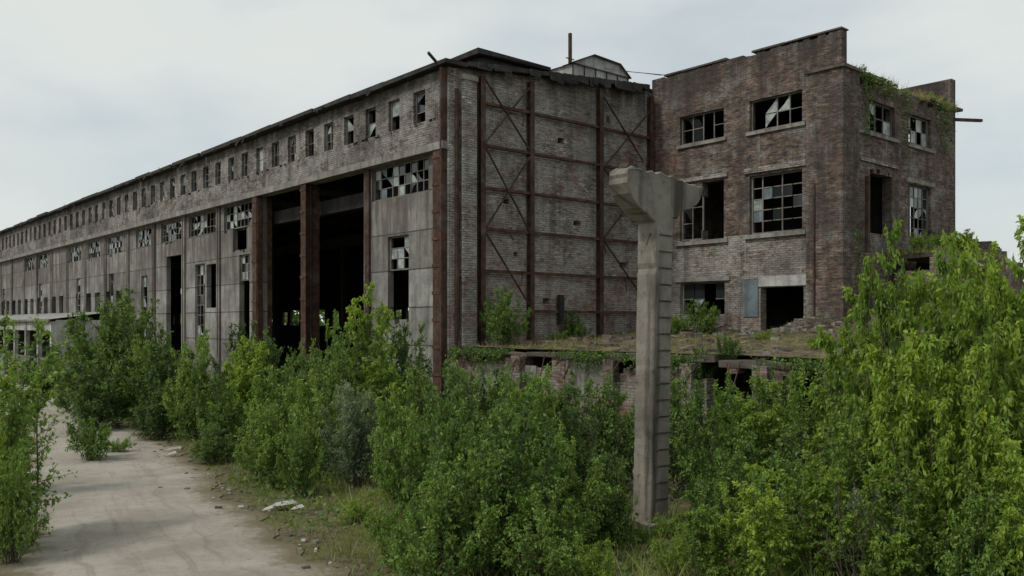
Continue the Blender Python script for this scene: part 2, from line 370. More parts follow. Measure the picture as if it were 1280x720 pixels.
gb(8.85,14.6,12.1,11.5); gb(12.1,14.4,8.85,11.3); gb(8.85,11.3,12.1,8.1); gb(12.1,11.2,8.85,8.0); gb(8.85,7.9,12.1,4.8)
gs.bar((.35,-.12,0),(.35,-.12,13.5),.12,.12,'rust'); gs.bar((6.1,-.2,4.0),(6.1,-.2,5.3),.25,.2,'dark')
gs.bar((11.0,-.25,9.0),(12.6,-.25,8.7),.08,.12,'rust')
for _ in range(12):
    a=random.uniform(2,12); z=random.choice(gi)+random.uniform(-.1,.1); gs.bar((a,-.24,z),(a+random.uniform(-.3,.3),-.34,z-random.uniform(.2,.7)),.03,.04,'rust')
gs.build('steel_bracing',hall)
rf=MB()
def strip_roof(a,b,y0,y1,t=.18,k='tar'):
    z=lambda q: gtop(q)+.03
    rf.poly([(a,y0,z(a)+t),(b,y0,z(b)+t),(b,y1,z(b)+t),(a,y1,z(a)+t)],k); rf.poly([(a,y0,z(a)),(a,y1,z(a)),(b,y1,z(b)),(b,y0,z(b))],k)
    rf.poly([(a,y0,z(a)),(b,y0,z(b)),(b,y0,z(b)+t),(a,y0,z(a)+t)],k)
    rf.poly([(a,y1,z(a)),(a,y1,z(a)+t),(b,y1,z(b)+t),(b,y1,z(b))],k)
strip_roof(.705,12,-.35,LEN); strip_roof(12,24.4,.0,LEN)
rf.box(3.0,6.4,1.6,4.2,14.9,15.75,'tar',.05); rf.box(2.6,6.9,1.3,4.5,15.77,15.95,'tar',.05)
rf.box(6.9,8.9,2.2,30,15.1,16.1,'tar',.03)
for _ in range(40):
    a=random.uniform(.8,12); rf.box(a,a+random.uniform(.2,.7),-.42,-.352,gtop(a)+random.uniform(-.25,0),gtop(a)+.2,'tar',.03)
rf.build('roof',hall)
ln=MB()
x0,x1,y0,y1=10.4,14.6,3.4,5.6
ln.box(x0,x1,y0,y1,15.3,17.3,'shedroof')
xm=x0+1.5; xf=2.0; zt=17.95
for yy_ in (y0-.003,y1+.003): ln.poly([(x0-.1,yy_,17.3),(x1+.1,yy_,17.3),(xm+xf,yy_,zt-.1),(xm,yy_,zt)],'shedroof')
ln.poly([(x0-.15,y0-.1,17.28),(xm,y0-.1,zt+.03),(xm,y1+.1,zt+.03),(x0-.15,y1+.1,17.28)],'shedroof'); ln.poly([(xm,y0-.1,zt+.03),(xm+xf,y0-.1,zt-.07),(xm+xf,y1+.1,zt-.07),(xm,y1+.1,zt+.03)],'shedroof'); ln.poly([(x1+.15,y0-.1,17.28),(x1+.15,y1+.1,17.28),(xm+xf,y1+.1,zt-.07),(xm+xf,y0-.1,zt-.07)],'shedroof')
for q in np.linspace(x0,x1,6): ln.bar((q,y0-.03,15.4),(q,y0-.03,17.3),.05,.05,'rust')
for zz in (16.5,17.3): ln.bar((x0-.1,y0-.07,zz),(x1+.1,y0-.07,zz),.05,.05,'rust')
ln.bar((x0-.15,y0-.12,17.28),(xm,y0-.12,zt+.05),.05,.06,'rust'); ln.bar((xm,y0-.12,zt+.05),(xm+xf,y0-.12,zt-.05),.05,.06,'rust'); ln.bar((xm+xf,y0-.12,zt-.05),(x1+.15,y0-.12,17.28),.05,.06,'rust')
ln.build('roof_lantern',hall)
ms=MB(); mX=12.8; ms.bar((mX,6.0,15.6),(mX,6.0,20.),.15,.15,'rust'); ms.bar((mX-.3,6.,18.6),(mX+.3,6.,18.6),.05,.05,'rust')
ms.bar((mX,6.,18.3),(12.8,-.4,16.3),.02,.02,'rust')
ms.bar((mX,6.,18.2),(21,-.6,17.3),.03,.03,'rust'); ms.build('roof_mast',hall)
fh=[]
y=2.
while y<LEN-5:
    fh.append((y,y+2.1,3.8,5.5)); fh.append((y+2.8,y+4.1,3.9,5.3))
    if random.random()<.5: fh.append((y,y+1.9,8.2,9.0))
    y+=5.72
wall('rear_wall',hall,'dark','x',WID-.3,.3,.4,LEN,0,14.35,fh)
wall('end_wall',hall,'gable','y',LEN,.3,0,24,0,14.35,[(q,q+.01,99,99) for q in (4,8,12,16,20)],gtop)
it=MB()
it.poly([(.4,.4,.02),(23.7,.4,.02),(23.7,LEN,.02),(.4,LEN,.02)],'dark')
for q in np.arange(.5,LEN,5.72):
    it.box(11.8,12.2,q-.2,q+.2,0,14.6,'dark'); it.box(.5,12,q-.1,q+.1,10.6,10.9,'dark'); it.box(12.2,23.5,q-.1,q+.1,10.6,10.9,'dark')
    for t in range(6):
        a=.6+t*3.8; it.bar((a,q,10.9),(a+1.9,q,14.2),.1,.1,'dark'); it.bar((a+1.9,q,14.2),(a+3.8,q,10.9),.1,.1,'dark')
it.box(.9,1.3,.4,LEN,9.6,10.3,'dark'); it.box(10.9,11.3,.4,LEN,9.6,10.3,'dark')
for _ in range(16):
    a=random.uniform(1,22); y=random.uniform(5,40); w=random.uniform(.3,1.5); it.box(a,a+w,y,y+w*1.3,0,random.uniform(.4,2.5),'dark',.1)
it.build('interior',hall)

# ================================================================= SIDE SHED
shed=empty('lean_to_shed'); sb=MB()
n=60
for i in range(n):
    y0=43+i*.9; sb.poly([(-4.8,y0,4.35),(-4.8,y0+.9,4.35),(.05,y0+.9,5.0),(.05,y0,5.0)],'shedroof')
    sb.box(-4.8,-4.7,y0,y0+.88,4.2,4.33,'conc',.01)
    sb.poly([(-4.8,y0+.02,4.4),(-4.8,y0+.1,4.4),(.05,y0+.1,5.06),(.05,y0+.02,5.06)],'conc')
for i in range(14): sb.box(-4.6,-4.3,43.1+i*4.1,43.5+i*4.1,0,4.2,'whitewash')
sb.box(-4.5,-4.35,43.5,97,0,1.4,'conc'); sb.box(-4.55,-4.3,43.5,97,3.5,4.2,'whitewash')
sb.box(-.3,-.05,43,97,0,4.9,'dark'); sb.box(-4.3,-.3,43.0,43.2,0,4.3,'whitewash')
sb.build('shed_structure',shed)
fe=MB()
for i in range(8):
    fe.box(-7.1,-7.02,46+i*2.5,48.4+i*2.5,.1,1.9,'board',.01); fe.box(-7.15,-6.98,45.9+i*2.5-.1,46+i*2.5,0,2.0,'conc')
fo=fe.build('sheet_metal_fence'); fo.location=(OX,OY,0); fo.rotation_euler=(0,0,ANG)

# ================================================================= BRICK BUILDING
bh=empty('ruined_brick_building')
X0,X1,Y0,Y1=12.58,23.6,-10.0,-.003
fh=[(-4.26,-1.73,12.6,13.95),(-8.23,-5.63,12.6,13.97),(-8.23,-5.63,8.0,10.6),(-3.0,-1.73,8.0,10.35),(-4.26,-3.05,7.95,10.65),
    (-4.3,-1.75,4.4,5.95),(-8.3,-6.2,3.4,5.62),(-6.1,-5.3,4.3,6.0)]
fh+=[(-3.05,-3.0,8.4,10.0)]
fh+=chips(-8.2,-5.8,12.6,3,(.1,.3),(.03,.1))+chips(-4.2,-2,8.0,4,(.1,.3),(.05,.15))+chips(-9.6,-.2,16.1,14,(.1,.5),(.04,.14))+chips(-8.2,-6.4,8.0,4,(.1,.3),(.03,.12))
wall('front_wall',bh,'house','x',X0,.45,Y0+.45,Y1,0,16.1,fh,zsplit=(8.0,'houselow'))
eh=[(X0+2.4,X0+4.7,12.3,13.6),(X0+6.0,X0+8.3,12.3,13.6),(X0+2.4,X0+4.4,7.9,10.5),(X0+6.0,X0+8.3,7.9,10.4),(X0+6.8,X0+9.8,4.2,6.9)]
eh+=chips(X0+1.3,X1,14.5,22,(.2,.9),(.05,.45))+chips(X0+2.4,X0+8,7.9,4)+chips(X0+2.4,X0+4.4,10.5,3,(.1,.4),(.05,.25),True)
wall('end_wall',bh,'house','y',Y0,.45,X0,X1,0,14.5,eh)
wall('back_wall',bh,'house','x',X1-.45,.45,Y0+.45,Y1,0,16.0,[(-8,-5.5,8,10.4),(-4,-2,8,10.4),(-8,-5.5,12.4,13.7)])
wall('inner_wall',bh,'house','y',Y1-.4,.4,X0+.46,X1-.46,0,16.05,[])
d=MB()
d.box(X0+.0,X0+.45,Y0,Y0+.448,14.5,16.1,'house'); d.box(X1-.45,X1,Y0,Y0+.448,14.5,16.0,'house')
y=Y0-.05
while y<Y1-.1:
    l=random.uniform(.8,1.8); e=min(y+l,Y1)
    if random.random()<.85: d.box(X0-.06,X0+.5,y,e-.01,16.105,16.17+random.uniform(0,.03),'slab',.012)
    y+=l
x=X0+.6
while x<X1-.5:
    l=random.uniform(.5,1.5)
    if random.random()<.5: d.box(x,x+l-.02,Y0-.12,Y0+.5,14.51,14.6+random.uniform(0,.08),'slab',.03)
    x+=l
d.box(X0-.16,X0-.003,Y0-.16,-8.5,0,14.5,'house'); d.box(X0-.003,X0+1.2,Y0-.16,Y0-.003,0,14.5,'house')
d.box(X0-.24,X0-.003,Y0-.24,-8.45,14.5,14.62,'slab',.015); d.box(X0-.003,X0+1.25,Y0-.24,Y0-.003,14.5,14.62,'slab',.015)
d.box(X0-.1,X0-.003,-8.45,-5.4,10.72,10.95,'houselow',.01); d.box(X0-.1,X0-.003,-4.5,-1.5,10.75,10.95,'houselow',.01)
d.box(X0-.14,X0-.003,-8.45,-5.4,7.8,7.98,'conc',.01); d.box(X0-.12,X0-.003,-4.5,-1.5,7.75,7.93,'conc',.01)
d.box(X0-.1,X0-.003,-8.4,-5.5,12.42,12.57,'conc',.01); d.box(X0-.1,X0-.003,-4.4,-1.6,12.42,12.57,'conc',.01)
d.box(X0-.06,X0-.003,-8.49,-6.1,5.65,6.1,'whitewash',.01); d.box(X0-.05,X0+.1,-6.08,-5.32,4.32,5.98,'board')
d.box(X0-.1,X0-.003,-4.6,-1.5,6.0,6.2,'conc',.01)
d.box(X0+1.5,X0+4.9,Y0-.08,Y0-.003,10.9,11.05,'houselow',.01); d.box(X0+5.8,X0+8.6,Y0-.08,Y0-.003,10.45,10.65,'houselow',.01)
d.box(X0+1.3,X0+4.9,Y0-.1,Y0-.003,12.05,12.2,'conc',.01); d.box(X0+5.8,X0+8.6,Y0-.1,Y0-.003,12.05,12.2,'conc',.01)
d.bar((X0+1.7,Y0-.25,7),(X0+1.7,Y0-.25,10.2),.16,.16,'rust'); d.bar((X1-.3,Y0-.1,14.0),(X1+1.6,Y0-.6,14.15),.14,.14,'rust')
d.bar((X0-.2,-8.9,4.3),(X0-.2,-8.9,9.9),.07,.07,'rust')
d.build('copings_and_piers',bh)
w=MB()
window(w,'x',X0+.16,-4.26,-1.73,12.6,13.95,4,2,.25,.2,0); window(w,'x',X0+.16,-8.23,-5.63,12.6,13.97,4,2,.15,.15,0)
window(w,'x',X0+.16,-8.23,-5.63,8.0,10.6,5,5,.12,.25,.14,w=.07); window(w,'x',X0+.16,-3.0,-1.73,8.0,10.35,2,3,.1,.1,.0)
window(w,'x',X0+.2,-4.3,-1.75,4.4,5.95,4,2,.1,.3,0)
window(w,'y',Y0+.16,X0+2.4,X0+4.7,12.3,13.6,3,2,.25,.2,0); window(w,'y',Y0+.16,X0+6,X0+8.3,12.3,13.6,4,2,.4,.2,0); window(w,'y',Y0+.16,X0+6,X0+8.3,7.9,10.4,5,5,.35,.2,0)
w.build('windows',bh)
r=MB()
r.box(X0+.46,X1-.46,Y0+.46,Y1-.42,14.0,14.25,'tar')
for z in (7.3,11.5): r.box(X0+.46,X1-.46,Y0+.46,Y1-.42,z,z+.25,'dark')
r.box(X0+5.2,X0+5.5,Y0+.46,Y1-.42,0,14,'dark'); r.box(X0+7.9,X0+8.8,-6,-5,14.26,15.6,'house'); r.build('floors_and_roof',bh)

# ================================================================= RUINED ANNEXE + TERRACE
an=empty('collapsed_annexe')
hl=[(-6.9,-5.4,0,1.5),(-14.6,-12.7,.9,2.6),(-16.9,-15.2,.6,2.6),(-3.2,-2.2,.3,1.2),(-10.7,-9.6,0,.9)]
hl+=chips(-17,-.5,2.84,26,(.2,1.2),(.05,.5))
wall('front_wall',an,'ruin','x',-.1,.4,-18,-.3,0,2.85,hl)
s=MB(); y=-18
while y<-.4:
    l=random.uniform(.7,2.4); l=min(l,-.35-y); dz=random.uniform(-.12,.05); s.box(-.35+random.uniform(-.05,.25),.3,y,y+l-.02,2.88+dz,3.06+dz,'slab',.06); y+=l+random.choice((0,0,.12,.3))
s.box(-.13,-.103,-9.2,-6.9,1.6,2.84,'conc',.01); s.box(-.14,-.103,-5.4,-2.,1.2,2.5,'conc',.02)
for q in (-17.0,-14.9,-12.4,-9.3,-4.8): s.box(-.4,-.102,q,q+.45,0,2.85,'ruin',.02)
s.box(.3,12,-17.9,-17.6,0,2.9,'ruin'); s.box(.35,12.3,-17.5,-.5,0,.05,'dark')
for _ in range(28):
    q=random.uniform(-17,-1); s.bar((-.3,q,2.9),(-.45-random.random()*.3,q+random.uniform(-.5,.5),2.9-random.uniform(.2,.9)),.03,.03,'rust')
s.build('slab_edge',an)
rng=np.random.default_rng(3)
def vnoise(x,y,s,seed=0):
    r=np.random.default_rng(seed); out=0*x
    for k in range(5):
        a=r.uniform(0,6.28,3); f=s*(1.7**k); out=out+np.sin(x*f*math.cos(a[0])+y*f*math.sin(a[0])*1.1+a[1])*np.cos(y*f*.9+x*f*.4*math.sin(a[2])+a[2])/(1.5**k)
    return out/2.2
def terr(x,y):
    rise=.6*np.clip(x/12.5,0,1)**1.5+1.5*np.exp(-(((x-14.8)/1.9)**2+((y+12)/1.8)**2))+.5*np.exp(-(((x-11.8)/1.1)**2+((y+9.2)/1.3)**2))
    return 3.1+rise+.14*vnoise(x,y,1.3,4)*np.clip(x,0,1)+.08*vnoise(x,y,4.,5)*np.clip(x,0,1)
gx,gy=np.meshgrid(np.linspace(.2,26,130),np.linspace(-18,-.05,90),indexing='ij'); gz=terr(gx,gy)
def gridobj(name,gx,gy,gz,mat,parent=None):
    nx,ny=gx.shape; idx=np.arange(nx*ny).reshape(nx,ny)
    f=np.stack([idx[:-1,:-1],idx[1:,:-1],idx[1:,1:],idx[:-1,1:]],-1).reshape(-1,4)
    me=bpy.data.meshes.new(name); me.from_pydata(np.stack([gx,gy,gz],-1).reshape(-1,3).tolist(),[],f.tolist())
    me.materials.append(M[mat]); me.polygons.foreach_set('use_smooth',[True]*len(f))
    o=bpy.data.objects.new(name,me); scene.collection.objects.link(o)
    if parent: o.parent=parent
    return o
gridobj('mossy_roof',gx,gy,gz,'moss',an)
ob=empty('ruined_outbuilding')
wall('front_wall',ob,'ruin','y',-12.2,.4,16.4,24.5,0,7.2,[(18.2,21.6,3.8,6.5),(16.9,17.6,4,5.6)]+chips(16.5,24,7.2,16,(.2,.9),(.05,.5))+[(16.3,16.6,5.6,7.5)])
wall('side_wall',ob,'ruin','x',16.6,.4,-11.79,-10.3,0,6.3,chips(-11.6,-10.4,6.3,4,(.1,.4),(.1,.4)))
q=MB(); q.box(16.8,24.3,-12.1,-10.2,6.85,7.05,'slab',.05); q.build('roof_slab',ob)
rw=wall('ruined_brick_wall',None,'house','y',-9.,.45,23.7,38,0,8.6,chips(23.7,38,8.6,46,(.2,1.1),(.05,.5))+[(33,38,7.6,9),(35.5,38,6.5,9)])
rw.location=(OX,OY,0); rw.rotation_euler=(0,0,ANG)

def rubble(name,pts,smin,smax,mat,parent=None):
    mb=MB()
    for (x,y,z) in pts:
        a=random.uniform(smin,smax)*random.uniform(.5,1); b_=a*random.uniform(.5,1.2); c_=a*random.uniform(.3,.8); t=random.uniform(0,6.28)
        mb.bar((x-math.cos(t)*a/2,y-math.sin(t)*a/2,z),(x+math.cos(t)*a/2,y+math.sin(t)*a/2,z+random.uniform(-.3,.3)*a),b_,c_,random.choice(mat))
    return mb.build(name,parent)
pts=[]
for _ in range(560):
    x=random.uniform(.3,12.3); y=random.uniform(-17,-.5)
    if random.random()<.5: x=12.4-abs(random.gauss(0,1.3))
    pts.append((x,y,float(terr(np.array(x),np.array(y)))))
for _ in range(260):
    x=random.gauss(14.6,1.6); y=random.gauss(-12,1.3)
    if y<-10.3 or x<12.4: pts.append((x,y,float(terr(np.array(x),np.array(y)))))
for _ in range(160):
    x=random.gauss(11.6,.7); y=random.gauss(-9.2,1.1)
    if x<12.4: pts.append((x,y,float(terr(np.array(x),np.array(y)))))
rubble('rubble',pts,.08,.48,['ruin','slab','conc','house'],an)

# ================================================================= CRANE COLUMN (concrete T post)
import bmesh
def post():
    bm=bmesh.new()
    w,dp=.27,.23
    prof=[(-w,0),(w,0),(w,6.08),(1.12,6.5),(1.16,6.84),(.3,6.9),(-1.1,6.92),(-1.13,6.56),(-.86,6.24),(-w,5.95)]
    pts=[]
    for i,p in enumerate(prof):
        q=prof[(i+1)%len(prof)]; L_=math.hypot(q[0]-p[0],q[1]-p[1]); n=max(1,int(L_/.11))
        for k in range(n):
            pts.append((p[0]+(q[0]-p[0])*k/n,p[1]+(q[1]-p[1])*k/n))
    r=random.Random(4)
    def jit(x,z):
        if z>5.96: return (x+r.gauss(0,.014),z+r.gauss(0,.026))
        j=r.gauss(0,.0025)
        if r.random()<.07 and .1<z: j=-math.copysign(r.uniform(.01,.035),x)
        return (x+j,z)
    pts=[jit(x,z) for x,z in pts]
    A=[bm.verts.new((x,-dp+r.gauss(0,.003),z)) for x,z in pts]; B=[bm.verts.new((x,dp+r.gauss(0,.003),z)) for x,z in pts]
    bm.faces.new(A); bm.faces.new(B[::-1])
    for i in range(len(pts)):
        j=(i+1)%len(pts); bm.faces.new((A[j],A[i],B[i],B[j]))
    me=bpy.data.meshes.new('shaft'); bm.to_mesh(me); bm.free(); me.materials.append(M['post'])
    o=bpy.data.objects.new('shaft',me); scene.collection.objects.link(o); return o
pe=empty('concrete_crane_column',(PX(814,17)-.02,17,0)); sh=post(); sh.parent=pe
bv=sh.modifiers.new('b','BEVEL'); bv.width=.02; bv.segments=1; bv.limit_method='ANGLE'; bv.angle_limit=math.radians(60)
pe.rotation_euler=(0,math.radians(1.6),ANG)
pd=MB(); pd.box(-.42,.38,-.36,.36,-.1,.2,'post',.05)
for z in np.arange(.6,5.8,.32):
    for sx in (-.05,.02): pd.box(sx-.1,sx+.22,-.25,-.238,z+sx*.02,z+.022,'slab')
pd.box(-1.02,-.72,-.15,.1,6.90,7.0,'slab',.03); pd.box(-.98,-.8,-.1,.08,7.0,7.12,'rust',.03); pd.bar((-.3,0,6.9),(-.33,.05,7.18),.02,.02,'rust')
pd.bar((.6,.0,6.86),(.65,.03,7.05),.02,.02,'rust'); pd.bar((-.28,-.1,5.75),(-.5,-.2,5.5),.02,.02,'rust')
pd.build('plinth_and_fittings',pe)

# ================================================================= GROUND + ROAD
road_c=[(-.3,-4),(-1.2,3),(-3.2,9),(-5.4,13.8),(-7.9,18),(-11.6,25),(-15.2,31),(-20,38),(-28,49),(-40,64),(-62,92),(-100,140)]
road_w=[5.5,5.5,5.2,4.7,4.4,4.6,3.8,4.2,4.6,5,5,5]
def cat(P,n):
    out=[]
    for i in range(len(P)-1):
        p0=np.array(P[max(i-1,0)]);p1=np.array(P[i]);p2=np.array(P[i+1]);p3=np.array(P[min(i+2,len(P)-1)])
        for k in range(n):
            t=k/n; out.append(.5*((2*p1)+(-p0+p2)*t+(2*p0-5*p1+4*p2-p3)*t*t+(-p0+3*p1-3*p2+p3)*t**3))
    out.append(np.array(P[-1])); return np.array(out)
C=cat([(a[0],a[1],w_) for a,w_ in zip(road_c,road_w)],24)
def roaddist(x,y):
    sh_=x.shape; p=np.stack([x.ravel(),y.ravel()],-1); d=np.full(len(p),1e9)
    for i in range(0,len(C),3):
        d=np.minimum(d,np.hypot(p[:,0]-C[i,0],p[:,1]-C[i,1])-C[i,2]/2)
    return d.reshape(sh_)
t=np.linspace(-1,1,301); s_=np.sinh(t*5.2)/np.sinh(5.2)*1800
gx,gy=np.meshgrid(s_-1,s_+20,indexing='ij'); 
rd=roaddist(gx,gy); near=np.clip((120-np.hypot(gx,gy-20))/60,0,1)
gz=(.10*vnoise(gx,gy,.7,1)+.06*vnoise(gx,gy,2.5,2))*np.clip((rd-.2)/2.0,0,1)*near
gz=gz+np.clip((rd-.3)/3,0,1)*.06*near
m,nt,b=newmat('soil_and_moss'); tc=N(nt,'ShaderNodeTexCoord'); o=tc.outputs['Object']
n1=noise(nt,o,.5,9,.7); n2=noise(nt,o,4,7,.75,loc=(3,2,0)); n3=noise(nt,o,25,4,.7)
c=mix(nt,ramp(nt,n2,.35,.65),(.05,.04,.028),(.19,.15,.105)); c=mix(nt,ramp(nt,n1,.42,.58,0,.8),c,mix(nt,n2,(.05,.065,.02),(.19,.185,.055)))
c=mix(nt,ramp(nt,n3,.56,.68,0,.6),c,(.24,.22,.19))
nt.links.new(c,b.inputs['Base Color']); bump(nt,b,math_(nt,'ADD',n2,math_(nt,'MULTIPLY',n3,.4)),.9,.06); M['soil']=m
gridobj('ground',gx,gy,gz,'soil')
rv=[];rf_=[];uv=[]; nc=17; r=np.random.default_rng(8)
T=np.gradient(C[:,:2],axis=0); T/=np.linalg.norm(T,axis=1)[:,None]; Nn=np.stack([T[:,1],-T[:,0]],-1); al=np.concatenate([[0],np.cumsum(np.linalg.norm(np.diff(C[:,:2],axis=0),axis=1))])
for i in range(len(C)):
    el=1+.10*math.sin(al[i]*1.3)+.06*math.sin(al[i]*3.7+1)+r.normal(0,.015); er=1+.09*math.sin(al[i]*1.1+2)+.06*math.sin(al[i]*4.3)+r.normal(0,.015)
    for j in range(nc):
        u=-1+2*j/(nc-1); k=(el if u<0 else er); p=C[i,:2]+Nn[i]*u*k*C[i,2]/2
        rv.append((p[0],p[1],.022+.014*(1-u*u))); uv.append((u,al[i]))
for i in range(len(C)-1):
    for j in range(nc-1): a=i*nc+j; rf_.append((a,a+1,a+nc+1,a+nc))
me=bpy.data.meshes.new('dirt_road'); me.from_pydata(rv,[],rf_); ul=me.uv_layers.new(name='UVMap')
li=np.empty(len(me.loops),int); me.loops.foreach_get('vertex_index',li); ul.data.foreach_set('uv',np.array(uv)[li].ravel())
m,nt,b=newmat('pale_dirt'); tc=N(nt,'ShaderNodeTexCoord'); o=tc.outputs['Object']; su=N(nt,'ShaderNodeSeparateXYZ'); nt.links.new(tc.outputs['UV'],su.inputs[0])
n1=noise(nt,o,.6,8,.65); n2=noise(nt,o,5,8,.75); n3=noise(nt,o,38,3,.7)
c=mix(nt,ramp(nt,n1,.33,.66),(.27,.24,.20),(.37,.34,.29)); c=mix(nt,ramp(nt,n2,.5,.72,0,.55),c,(.19,.165,.13)); c=mix(nt,ramp(nt,n3,.6,.7,0,.6),c,(.12,.11,.10)); c=mix(nt,ramp(nt,n3,.40,.3,0,.5),c,(.43,.41,.37))
ua=math_(nt,'ABSOLUTE',math_(nt,'ADD',su.outputs[0],math_(nt,'MULTIPLY',math_(nt,'SUBTRACT',n1,.5),.25)),0)
trk=noise(nt,tc.outputs['UV'],1,7,.7,sc=(9,.16,1)); c=mix(nt,ramp(nt,trk,.5,.66,0,.45),c,(.16,.135,.11))
eg=math_(nt,'ADD',ua,math_(nt,'MULTIPLY',math_(nt,'SUBTRACT',n2,.5),.7)); c=mix(nt,ramp(nt,eg,.62,.98),c,mix(nt,n2,(.07,.06,.03),(.22,.185,.115)))
nt.links.new(c,b.inputs['Base Color']); bump(nt,b,math_(nt,'ADD',n2,math_(nt,'MULTIPLY',n3,.3)),.7,.04); M['dirt']=m; me.materials.append(m)
ro=bpy.data.objects.new('dirt_road',me); scene.collection.objects.link(ro)

# ================================================================= FOLIAGE
def nrm(v): return v/np.maximum(np.linalg.norm(v,axis=-1,keepdims=True),1e-6)
def quads_mesh(name,V,mi,lv,mats):
    me=bpy.data.meshes.new(name); nf=len(V)//4
    me.vertices.add(len(V)); me.vertices.foreach_set('co',V.astype(np.float32).ravel())
    me.loops.add(nf*4); me.loops.foreach_set('vertex_index',np.arange(nf*4,dtype=np.int32))
    me.polygons.add(nf); me.polygons.foreach_set('loop_start',np.arange(0,nf*4,4,dtype=np.int32))
    for k in mats: me.materials.append(M[k])
    me.polygons.foreach_set('material_index',mi.astype(np.int32))
    at=me.attributes.new('lv','FLOAT','FACE'); at.data.foreach_set('value',lv.astype(np.float32))
    me.update(calc_edges=True); return me
def leafquads(P,D,size,asp,rng,up=1.0):
    n=len(P); D=nrm(D); U=rng.normal(0,.6,(n,3)); U[:,2]+=up; S=nrm(np.cross(D,U)); Nm=nrm(np.cross(S,D))
    s=size[:,None]; w=s*asp*.5
    tip=P+D*s-Nm*s*.12; mid=P+D*s*.45
    return np.stack([P,mid+S*w+Nm*s*.06,tip,mid-S*w+Nm*s*.06],1).reshape(-1,4,3)
def tubes(A,B,ra,rb):
    D=nrm(B-A); up=np.tile([[.3,.2,.93]],(len(A),1)); S=nrm(np.cross(D,up)); T_=np.cross(D,S); q=[]
    o=[(1,0),(0,1),(-1,0),(0,-1)]
    for i in range(4):
        a,b_=o[i],o[(i+1)%4]
        q.append(np.stack([A+(S*a[0]+T_*a[1])*ra[:,None],A+(S*b_[0]+T_*b_[1])*ra[:,None],B+(S*b_[0]+T_*b_[1])*rb[:,None],B+(S*a[0]+T_*a[1])*rb[:,None]],1))
    return np.concatenate(q)
def plant(name,seed,Ht,R,ns,ntw,nl,ls,asp,mat,droop=.3,up=.5,low=.15,tw=.22,spread=1.,br=.02,lead=.2):
    r=np.random.default_rng(seed)
    az=r.uniform(0,6.283,ns); lean=np.sqrt(r.uniform(0,1,ns)); hi=Ht*(1-.5*lean**2)*r.uniform(.62,1.0,ns)
    nlead=max(2,int(ns*lead)); lean[:nlead]*=.6; hi[:nlead]=Ht*r.uniform(.92,1.15,nlead)*(1-.3*lean[:nlead])
    dh=np.stack([np.cos(az),np.sin(az)],-1); base=r.normal(0,.12*R,(ns,2)); ph=r.uniform(0,6.28,(ns,2))
    def Pf(u,i):
        x=base[i]+dh[i]*(R*lean[i]*spread*u**.9)[:,None]+.06*Ht*np.sin(u[:,None]*4+ph[i])*u[:,None]
        return np.concatenate([x,(hi[i]*u**.88)[:,None]],1)
    K=6; segA=[];segB=[];ra=[];rb=[]
    for k in range(K):
        i=np.arange(ns); u0=np.full(ns,k/K); u1=np.full(ns,(k+1)/K); segA.append(Pf(u0,i)); segB.append(Pf(u1,i)); ra.append(np.full(ns,br*(1-.85*k/K))); rb.append(np.full(ns,br*(1-.85*(k+1)/K)))
    i=np.repeat(np.arange(ns),ntw); u=low+(1-low)*r.uniform(0,1,len(i))**.75; S0=Pf(u,i)
    out_=np.concatenate([dh[i]*lean[i][:,None],np.zeros((len(i),1))],1)*.8
    D=nrm(out_+r.normal(0,.6,(len(i),3))+np.array([0,0,up])); Ln=(tw*Ht*(1.15-u)*r.uniform(.4,1.25,len(i))+.04*Ht)
    E=S0+D*Ln[:,None]; E[:,2]-=droop*Ln*.3
    segA.append(S0);segB.append(E);ra.append(np.full(len(i),br*.28));rb.append(np.full(len(i),br*.08))
    tq=tubes(np.concatenate(segA),np.concatenate(segB),np.concatenate(ra),np.concatenate(rb))
    if nl==0:
        return quads_mesh(name,tq.reshape(-1,3),np.zeros(len(tq)),np.zeros(len(tq)),['bark'])
    j=np.repeat(np.arange(len(i)),nl); v=r.uniform(.1,1.08,len(j)); P=S0[j]+(E-S0)[j]*v[:,None]+r.normal(0,.016*Ht**.5,(len(j),3))
    LD=D[j]*.7+r.normal(0,.75,(len(j),3))-np.array([0,0,droop]); sz=ls*r.uniform(.55,1.25,len(j))
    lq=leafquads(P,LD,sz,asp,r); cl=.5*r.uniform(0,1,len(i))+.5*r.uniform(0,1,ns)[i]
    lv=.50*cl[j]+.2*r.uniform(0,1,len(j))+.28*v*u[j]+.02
    V=np.concatenate([lq,tq]).reshape(-1,3); V[:,2]=np.maximum(V[:,2],-.1)
    mi=np.concatenate([np.zeros(len(lq)),np.ones(len(tq))]); lv=np.concatenate([lv,np.zeros(len(tq))])
    return quads_mesh(name,V,mi,lv,[mat,'bark'])
PM={}
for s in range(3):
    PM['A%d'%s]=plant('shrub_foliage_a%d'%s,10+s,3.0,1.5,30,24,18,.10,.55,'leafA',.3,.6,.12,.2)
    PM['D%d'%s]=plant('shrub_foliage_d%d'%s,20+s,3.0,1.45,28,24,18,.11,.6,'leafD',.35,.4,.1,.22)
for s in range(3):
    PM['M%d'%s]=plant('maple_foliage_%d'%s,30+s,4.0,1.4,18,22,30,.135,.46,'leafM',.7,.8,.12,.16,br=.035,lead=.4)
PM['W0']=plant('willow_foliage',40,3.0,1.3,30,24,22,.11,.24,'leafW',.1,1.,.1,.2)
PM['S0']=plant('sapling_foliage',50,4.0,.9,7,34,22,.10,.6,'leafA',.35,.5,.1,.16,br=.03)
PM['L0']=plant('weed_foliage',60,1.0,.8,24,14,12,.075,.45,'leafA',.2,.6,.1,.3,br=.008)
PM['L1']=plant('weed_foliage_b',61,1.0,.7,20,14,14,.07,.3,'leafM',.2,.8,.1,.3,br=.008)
PM['B0']=plant('dead_branches',62,3.0,1.6,16,14,0,.07,.3,'leafM',.4,.2,.2,.25,br=.016)
random.seed(12)
